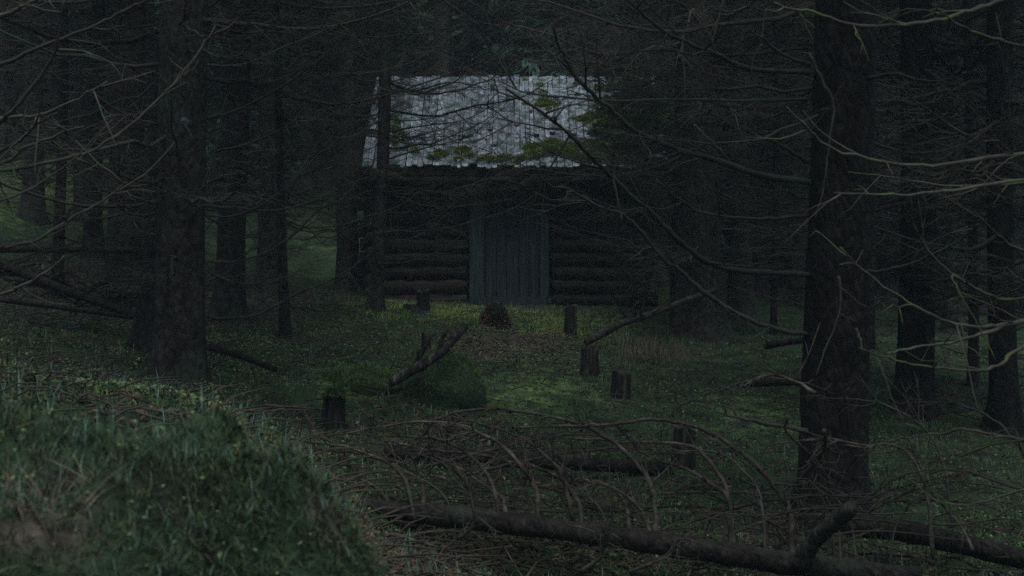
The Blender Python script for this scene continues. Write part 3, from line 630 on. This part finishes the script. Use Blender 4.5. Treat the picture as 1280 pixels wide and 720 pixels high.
def plank(x0, w_, s0, s1, lift, tip, back=False):
    """one roof board from s0 to s1 along the slope, with a slightly cupped upper side and worn ends"""
    m = 7; b = MB(); V = []
    for i in range(m):
        u = i/(m-1); s = s0+(s1-s0)*u; hh = lift+tip*(1-u)+random.uniform(-.006, .006)
        jl = random.uniform(-.008, .008); jr = random.uniform(-.008, .008)
        c = np.array([0, ey, ez])+sl_*s
        for (xx, dh) in ((x0+jl, 0), (x0+jl, .022), (x0+w_*.5, .018-.006), (x0+w_+jr, .022+random.uniform(-.004, .004)), (x0+w_+jr, 0)):
            p = c+nrm*(hh+dh); p[0] = xx
            if back: p[1] = 2*ry-p[1]
            V.append(p)
    q = []
    for i in range(m-1):
        for j in range(5):
            j2 = (j+1) % 5; q.append((i*5+j, i*5+j2, i*5+5+j2, i*5+5+j))
    t = [(0, 1, 2), (0, 2, 4), (2, 3, 4), ((m-1)*5, (m-1)*5+2, (m-1)*5+1), ((m-1)*5, (m-1)*5+4, (m-1)*5+2), ((m-1)*5+2, (m-1)*5+4, (m-1)*5+3)]
    b.add(V, q, t); part('roof_board', b, M['roof'], roof, False, root=cabin)
x = RX0
while x < RX1-.03:
    wd = random.choice([.06, .075, .085, .10, .11, .13]); wd = min(wd, RX1-x)
    if random.random() < .22:
        sp = random.uniform(.20, .42)*SL
        plank(x, wd-.008, random.uniform(-.05, .03), sp+.08, .002, 0)
        plank(x+random.uniform(-.006, .006), wd-.008, sp, SL+random.uniform(-.035, .02), .030, random.uniform(0, .025))
    else:
        plank(x, wd-.008, random.uniform(-.06, .04), SL+random.uniform(-.035, .02), random.uniform(.004, .02), random.uniform(0, .01))
    x += wd
x = RX0
while x < RX1-.03:
    wd = min(random.choice([.13, .15, .18]), RX1-x); plank(x, wd-.008, 0, SL-.02, .004, 0, True); x += wd
for xx in (RX0+.01, RX1-.01):
    for sg in (1, -1):
        b = MB(); c0 = np.array([xx, ey, ez-.08]); c1 = np.array([xx, ry, rz_-.10])
        if sg < 0: c0[1] = 2*ry-c0[1]
        b.tube([c0, c1], .05, 6); part('barge_board', b, M['log'], cabin)
b = MB(); b.tube([(RX0+.06, ey+.10, ez-.17), (RX1-.06, ey+.10, ez-.16)], .055, 8, rough=.1); part('eave_pole', b, M['log'], cabin)
# gable ends
for xx in (XL, XR):
    b = MB(); th_ = .06
    z0 = CB+2.0; V = []
    for dx_ in (-th_, th_): V += [(xx+dx_, CY+.1, z0), (xx+dx_, CY+3.6, z0), (xx+dx_, ry, rz_-.2)]
    b.add(V, [(0, 1, 4, 3), (1, 2, 5, 4), (2, 0, 3, 5)], [(0, 2, 1), (3, 4, 5)]); part('gable_boards', b, M['log'], cabin, False)
# moss cushions on the roof
def moss_lump(b, c, r, h, n, nv=None, size=.02, up=np.array([0, 0, 1.]), ax=None):
    v = rng.normal(0, 1, (n, 3)); v /= np.linalg.norm(v, axis=1, keepdims=True); v[:, 2] = np.abs(v[:, 2])
    p = np.asarray(c)+v*np.array([r[0], r[1], h])*rng.uniform(.55, 1.05, (n, 1))
    a = rng.normal(0, 1, (n, 3)); a /= np.linalg.norm(a, axis=1, keepdims=True); e = np.cross(a, v); e /= np.linalg.norm(e, axis=1, keepdims=True)+1e-9
    s = rng.uniform(.5, 1.4, (n, 1))*size
    V = np.stack([p-e*s*.5, p+e*s*.5, p+(v+a*.5)*s*1.6], 1).reshape(-1, 3)
    b.add(V, None, np.arange(n*3).reshape(-1, 3))
def roofpt(px, py):
    k = (360-py)/F            # meet the ray with the roof slope
    a = (rz_-ez)/(ry-ey); y = (ez-a*ey-CAMZ)/(k-a); return np.array([(px-640)/F*y, y, CAMZ+k*y])
b = MB()
spots = []
for px in np.arange(604, 800, 5): spots.append((px+random.uniform(-3, 3), 205-random.uniform(0, 6)-(9*math.exp(-((px-690)/28)**2)), random.uniform(.05, .12)))
spots += [(random.gauss(690, 16), random.gauss(191, 5), random.uniform(.07, .13)) for _ in range(26)]
spots += [(random.gauss(549, 6), random.gauss(197, 4), .07) for _ in range(7)]+[(random.gauss(578, 5), random.gauss(192, 6), .07) for _ in range(8)]
spots += [(random.gauss(676, 9), random.gauss(127, 8), .06) for _ in range(18)]+[(random.gauss(772, 22), random.gauss(155, 24), .08) for _ in range(85)]+[(random.gauss(745, 14), random.gauss(190, 8), .08) for _ in range(16)]
spots += [(random.gauss(490, 12), random.gauss(165, 8), .06) for _ in range(14)]+[(random.gauss(500, 14), random.gauss(185, 8), .05) for _ in range(8)]
spots += [(random.uniform(480, 760), random.uniform(100, 204), .03) for _ in range(14)]
for (a, c_, r_) in spots:
    c = roofpt(a, min(c_, 206))+[0, 0, .03]; moss_lump(b, c, (r_*1.2, r_*1.2), r_*.65, int(80+5200*r_), size=.013)
part('roof_moss', b, M['roofmoss'], roof, False, root=cabin, stuff=True)
b = MB()
for _ in range(380):
    c = roofpt(random.gauss(792, 22), min(205, random.gauss(155, 30)))
    if RX0 < c[0] < RX1 and c[2] < rz_: moss_lump(b, c+[0, 0, .02], (.09, .09), .05, 240, size=.022)
part('dark_roof_moss', b, M['mound'], roof, False, root=cabin, stuff=True)

# ------------------------------------------------------------------ stumps, posts, logs, boulder
def post(px, dd, wpx, hpx, label, name='wooden_post', moss=False, lean=0, m='wood', cat='post', split=False, taper=.92):
    base = G(px, dd); r = wpx/2/F*dd; h = hpx/F*dd
    t = thing(name, label, cat, base)
    b = MB(); n = 16; th = np.arange(n)*2*np.pi/n; zs = np.linspace(-.12, h, 9); V = []
    sh = 1+.10*np.sin(th*2+px)+.07*np.sin(th*5+px*2)
    topj = rng.uniform(-.20, .05, n)*h*(.3+.7*vnoise(np.arange(n)*.5, np.full(n, px*1.))); lean = lean+random.uniform(-.06, .06)
    for i, z in enumerate(zs):
        u = max(z, 0)/h; rr = r*(1-(1-taper)*u)*(1+.14*math.exp(-max(z, 0)/(.12*h+.02)))*(sh+rng.uniform(-.03, .03, n))
        zz = np.full(n, z)+(topj if i == len(zs)-1 else 0)
        V.append(np.stack([base[0]+rr*np.cos(th)+lean*z, base[1]+rr*np.sin(th), base[2]+zz], 1))
    V = np.array(V); mm = len(zs); i = np.arange(mm-1)[:, None]*n; j = np.arange(n)[None, :]; j2 = (j+1) % n
    b.add(V, np.stack([i+j, i+j2, i+n+j2, i+n+j], -1).reshape(-1, 4)); part('body', b, M[m], t)
    b = MB(); top = V[-1]; c = top.mean(0)+[0, 0, -.02]; inner = c+(top-c)*.55+np.stack([0*th, 0*th, rng.uniform(-.02, .02, n)], 1)
    b.add(np.concatenate([top, inner, [c]]), [(k, (k+1) % n, n+(k+1) % n, n+k) for k in range(n)], [(n+k, n+(k+1) % n, 2*n) for k in range(n)])
    part('broken_top', b, M['cut'], t, False)
    if moss:
        b = MB(); moss_lump(b, base+[lean*h, 0, h-.02], (r*1.15, r*1.15), r*.5, 1500, size=.018); part('moss_cap', b, M['moss'], t, False, stuff=True)
    return t, base, r, h
post(529, 17.6, 15, 33, 'upright reddish post below the wall left of the cabin door', m='bark_red')
post(512, 17.0, 17, 12, 'very short dark stub left of the path, beside a grey-green stone', 'tree_stump', cat='stump')
post(713, 16.2, 15, 39, 'tall pale-topped post at the right of the path before the cabin')
post(738, 12.8, 23, 36, 'split grey post standing second nearest right of the path')
post(776, 11.5, 24, 36, 'cracked dark post nearest the viewer in the row right of the path')
post(854, 8.6, 30, 48, 'dark short stump behind the arching dead branches', 'tree_stump', cat='stump')
post(533, 12.7, 13, 36, 'thin dark post with a rotten limb leaning against it')
post(417, 9.3, 28, 46, 'dark squat stump under a cushion of moss left of the mossy boulder', 'tree_stump', cat='stump', moss=True)
t, base, r, h = post(619, 16.6, 34, 34, 'ragged mossy stump in the middle of the yard before the door', 'tree_stump', cat='stump', m='soil', taper=.55)
b = MB(); moss_lump(b, base+[0, 0, .02], (r*1.05, r*1.05), h*.8, 2600, size=.022); part('moss_cover', b, M['litter'], t, False, stuff=True)
b = MB(); moss_lump(b, base+[0, 0, h*.6], (r*.6, r*.6), h*.35, 900, size=.018); part('moss_cap', b, M['moss'], t, False, stuff=True)

def rock(px, dd, rx, ry_, rz, label, name, cat, m, moss, cut=1.0, seed=1, nmoss=18000, blade='moss'):
    base = G(px, dd); t = thing(name, label, cat, base); b = MB(); nu, nv_ = 40, 22; V = []
    for i in range(nv_):
        ph = math.pi*(i+.5)/nv_
        for k in range(nu):
            th = 2*math.pi*k/nu; v = np.array([math.sin(ph)*math.cos(th), math.sin(ph)*math.sin(th), math.cos(ph)])
            s = 1+.22*fbm(np.array([v[0]*1.7+5*seed]), np.array([v[1]*1.7+v[2]*2.1]), seed)[0]*2+.05*fbm(np.array([v[0]*7]), np.array([v[1]*7+v[2]*6]), seed)[0]
            V.append(base+v*np.array([rx, ry_, rz])*s)
    q = [(i*nu+k, i*nu+(k+1) % nu, (i+1)*nu+(k+1) % nu, (i+1)*nu+k) for i in range(nv_-1) for k in range(nu)]
    b.add(V, q); part('rock', b, M[m], t)
    V = np.array(V); up = V[(V[:, 2] > base[2]+rz*.12)]; idx = rng.integers(0, len(up), nmoss); jit = rng.normal(0, rx*.05, (nmoss, 3)); p = up[idx]+jit; p[:, 2] -= 0
    bb = MB(); bv, bq = blades(p, .01, .035, .006, 2, .8, 1.1); bb.add(bv, bq); part('moss', bb, M[blade], t, stuff=True)
    return t
rock(553, 10.7, .33, .38, .34, 'rounded boulder thickly covered in dark green moss beside the path', 'mossy_boulder', 'boulder', 'mound', True)
rock(455, 10.6, .27, .25, .13, 'low mossy hummock left of the rounded boulder', 'moss_hummock', 'hummock', 'hummock', True, seed=3)
rock(522, 16.8, .10, .10, .07, 'small grey-green stone lying beside the short stub', 'stone', 'stone', 'door', False, seed=5, nmoss=60)

def log_thing(name, label, cat, pts, ds, r, m='bark_red', taper=.75, n=14, cut=True, parts=()):
    q = smooth_line([P(a, b_, dd) for (a, b_), dd in zip(pts, ds)], 7, 0); t = thing(name, label, cat, q[0])
    b = MB(); u = np.linspace(0, 1, len(q)); b.tube(q, r*(1-(1-taper)*u)*(1+.05*rng.standard_normal(len(q))), n, rough=.12); part('trunk', b, M[m], t)
    if cut:
        b = MB(); dv = q[0]-q[1]; dv /= np.linalg.norm(dv); b.tube([q[0]-dv*.02, q[0]+dv*.02], [r*.92, r*.8], 12, rough=.15); part('cut_end', b, M['cut'], t, False)
    return t
heap = thing('brush_pile', 'low heap of dead brown branches around the logs on the left slope', 'brush pile', G(90, 12))
for k in range(46):
    a = random.uniform(-20, 175); yb = 345+a*.28+random.uniform(-22, 14); L = random.uniform(40, 130); an = random.uniform(-.5, .7)
    limb(heap, [(a, yb), (a+L*.3, yb+L*.3*an-random.uniform(2, 10)), (a+L*.65, yb+L*.6*an-random.uniform(0, 9)), (a+L, yb+L*an*.8)], random.uniform(.006, .012), 11.8-a*.004, 11.6-a*.004, m=random.choice(('twig_red', 'twig_red', 'bark_red')), nt=6, tl=.3, sub=2)
low = log_thing('fallen_log', 'long straight low log lying across the left slope', 'log', [(-30, 312), (60, 311), (166, 313)], [16.5, 16.8, 17], .05)
log_thing('fallen_log', 'straight dark log sloping down behind the large left trunk', 'log', [(-60, 308), (20, 338), (100, 369), (185, 399)], [11.9, 11.6, 11.3, 11.0], .04)
log_thing('fallen_log', 'short log lying against the dark sloping one', 'log', [(128, 376), (160, 369), (200, 362)], [11.6, 11.8, 12], .045, 'bark')
log_thing('fallen_log', 'thin dark log crossing the dark sloping one at the left edge', 'log', [(-20, 372), (50, 381), (110, 389), (180, 399)], [10.8, 10.8, 10.8, 10.8], .022, 'bark_red')
log_thing('fallen_pole', 'dark pole lying down the slope right of the large left trunk', 'log', [(262, 434), (300, 445), (345, 462)], [10.3, 10.1, 9.9], .026)
log_thing('fallen_log', 'dark log on the ground touching the left side of the nearest right trunk', 'log', [(925, 480), (970, 478), (1020, 478)], [11.5, 11.5, 11.6], .035)
log_thing('fallen_log', 'mossy log lying behind the nearest right trunk', 'log', [(957, 432), (990, 427), (1020, 422)], [15, 15, 15], .04)
log_thing('fallen_log', 'dark log on the floor behind the arching dead branches', 'log', [(480, 566), (560, 568), (620, 574), (720, 580), (832, 586)], [8.2, 8.2, 8.2, 8.3, 8.4], .05)
log_thing('fallen_log', 'dark log running out of the lower right corner behind the mossy stub', 'log', [(1060, 657), (1120, 662), (1200, 680), (1330, 712)], [7.2, 7, 6.8, 6.5], .06)
lean = log_thing('leaning_log', 'mossy log slanting up against the broad grey trunk right of the cabin', 'log', [(734, 427), (775, 405), (810, 394), (850, 378), (895, 362)], [15.2, 15.4, 15.6, 16, 16.4], .042, 'bark')
for pts in ([(795, 400), (792, 375), (788, 350), (792, 330)], [(785, 402), (775, 380), (790, 355)], [(800, 396), (808, 372), (812, 350), (830, 345)], [(815, 392), (840, 375), (846, 355)], [(770, 408), (800, 375), (815, 372)]):
    limb(lean, pts, .013, 15.5, 15.3, m='twig_red', nt=7, tl=.35, sub=2)
stub = log_thing('broken_stub', 'mossy broken stub jutting up in front of the nearest right trunk', 'log', [(1066, 634), (1040, 655), (1015, 680), (1000, 708)], [6.1, 6.2, 6.3, 6.35], .034, 'bark', 1.25, cut=False)
fk = log_thing('rotten_limb', 'forked rotten limb propped up on the mossy boulder', 'branch', [(488, 478), (519, 461), (549, 443), (566, 425), (582, 408)], [10.2, 10.22, 10.3, 10.4, 10.5], .040, 'wood', .7)
limb(fk, [(549, 443), (552, 425), (560, 412)], .026, 10.3, 10.4, m='wood', nt=2, tl=.1)
limb(fk, [(519, 458), (528, 440), (541, 418)], .026, 10.3, 10.4, m='wood', nt=1, tl=.1)
limb(fk, [(562, 435), (572, 450), (590, 470), (600, 480)], .007, 10.2, 10.1, m='twig', nt=2, tl=.15)
# dry grass hanging beneath the leaning log
pp = []
for _ in range(700):
    a = random.gauss(808, 26); pp.append(G(a, random.uniform(14.2, 15.6)))
stuff('dry_grass', blades(np.array(pp), .08, .26, .004, 4, .7, .4), M['dry'], 'brown dry grass standing under the slanting mossy log', 'grass')

# the fallen spruce in front and its arching limbs
fallen = log_thing('fallen_spruce', 'fallen spruce trunk across the foreground with arching dead limbs', 'fallen tree', [(440, 634), (560, 645), (700, 662), (850, 683), (1000, 706), (1150, 725)], [6.6, 6.6, 6.55, 6.5, 6.4, 6.3], .048, 'bark_red', 1.15, n=18)
ARCS = [
 [(425, 542), (506, 529), (566, 530), (613, 547), (647, 572), (668, 610), (672, 655)], [(524, 549), (556, 520), (627, 513), (721, 530), (761, 550), (805, 589), (818, 623), (820, 668)],
 [(438, 543), (475, 544), (539, 550), (583, 565), (612, 600), (625, 650)], [(507, 565), (570, 565), (633, 575), (680, 586), (704, 599), (722, 630), (725, 660)],
 [(330, 556), (425, 564), (472, 570), (509, 586), (526, 606), (531, 650)], [(492, 550), (522, 560), (566, 582), (613, 609), (630, 626), (632, 655)],
 [(566, 524), (613, 533), (657, 550), (687, 575), (704, 596), (718, 650)], [(633, 549), (721, 547), (781, 552), (855, 556), (885, 575), (910, 620), (914, 690)],
 [(643, 533), (694, 532), (748, 533), (812, 523), (855, 530), (894, 542), (937, 575), (971, 612), (988, 646), (991, 705)], [(788, 559), (822, 575), (855, 589), (887, 607), (910, 629), (914, 690)],
 [(850, 560), (900, 567), (927, 586), (947, 616), (954, 690)], [(961, 559), (1035, 548), (1085, 557), (1112, 557), (1140, 575), (1160, 620), (1165, 700)],
 [(479, 670), (496, 668), (533, 681), (573, 690), (640, 681)], [(526, 695), (566, 707), (623, 722)], [(788, 715), (838, 693), (855, 673)], [(724, 717), (748, 697), (761, 666), (768, 639)],
 [(571, 676), (590, 653), (588, 612), (590, 575)], [(303, 542), (380, 548), (440, 560), (500, 590), (520, 650)], [(360, 586), (420, 590), (470, 610), (500, 650)],
 [(700, 600), (760, 610), (800, 630), (812, 675)], [(620, 600), (680, 605), (740, 604), (780, 622), (790, 670)], [(440, 600), (470, 620), (500, 640), (505, 655)],
 [(1018, 501), (1065, 499), (1105, 506), (1152, 532), (1180, 580), (1190, 660)], [(1119, 512), (1136, 502), (1179, 501), (1226, 515), (1260, 542), (1290, 590)],
 [(1102, 542), (1139, 565), (1163, 612), (1200, 660), (1215, 690)], [(740, 640), (830, 632), (900, 634), (960, 650), (1000, 700)], [(1112, 690), (1139, 693), (1186, 710), (1280, 717)],
 [(880, 497), (930, 478), (975, 470), (1020, 490)], [(1025, 600), (1010, 570), (980, 540), (985, 520)], [(945, 640), (1010, 590), (1030, 560), (1033, 540)]]
for k, a in enumerate(ARCS):
    r = [.0135, .015, .011, .014, .013, .013, .012, .012, .017, .013][k] if k < 10 else random.uniform(.008, .0125)
    flip = k in (12, 13, 14, 15, 16)
    pts = a if flip else a[::-1]
    pts = [(a_+random.uniform(-3, 3), b_+random.uniform(-2.5, 2.5)) for a_, b_ in pts]
    limb(fallen, pts, r*.98, 6.55 if not flip else 6.1, 6.9+random.uniform(-.2, .5) if not flip else 6.0, m='twig_arc' if k not in (10, 22, 23) else 'twig', nt=12, tl=.26, sub=3, tip=.35)
rs = random.Random(5)
for k in range(38):     # finer limbs of the same crown
    x0 = rs.uniform(430, 1130); y0 = 650+(x0-445)*.11; s = rs.choice((-1, -1, -1, 1)); L = rs.uniform(60, 200); hh = rs.uniform(40, 130)
    pts = [(x0, y0), (x0+s*.08*L, y0-hh*.55), (x0+s*.35*L, y0-hh*.9), (x0+s*.7*L, y0-hh*rs.uniform(.9, 1.05)), (x0+s*L, y0-hh*rs.uniform(.65, 1.1))]
    limb(fallen, pts, rs.uniform(.003, .0065), 6.6, 6.6+rs.uniform(0, 1.2), m=rs.choice(('twig_red', 'twig_red', 'twig')), nt=6, tl=.25, sub=2, tip=.4)

for k in range(34):     # long flat limbs lying in the tangle
    x0 = rs.uniform(400, 1150); y0 = rs.uniform(575, 668)+(x0-445)*.08; s = rs.choice((-1, 1)); L = rs.uniform(140, 330); hh = rs.uniform(-8, 55)
    pts = [(x0, y0), (x0+s*.3*L, y0-hh*.7-rs.uniform(-5, 9)), (x0+s*.62*L, y0-hh-rs.uniform(-7, 7)), (x0+s*L, y0-hh*rs.uniform(.5, 1.2))]
    limb(fallen, pts, rs.uniform(.005, .010), 6.7, 6.7+rs.uniform(-.3, 1.0), m=rs.choice(('twig_red', 'twig_red', 'twig_arc')), nt=9, tl=.25, sub=2, tip=.4)

# ------------------------------------------------------------------ haze
if HAZE:
    hb = MB(); hb.box((0, 32, 18.5), (100, 88, 39)); hm = bpy.data.materials.new('haze'); hm.use_nodes = True
    n = hm.node_tree.nodes; n.remove(n['Principled BSDF']); pv = n.new('ShaderNodeVolumePrincipled'); pv.inputs['Density'].default_value = HAZE; pv.inputs['Color'].default_value = (.82, .92, 1, 1); pv.inputs['Anisotropy'].default_value = .2
    hm.node_tree.links.new(pv.outputs[0], n['Material Output'].inputs['Volume'])
    ho = link('haze', hb.mesh('haze', hm, smooth=False)); ho['kind'] = 'stuff'; ho['label'] = 'thin cool haze hanging between the trees'; ho['category'] = 'haze'
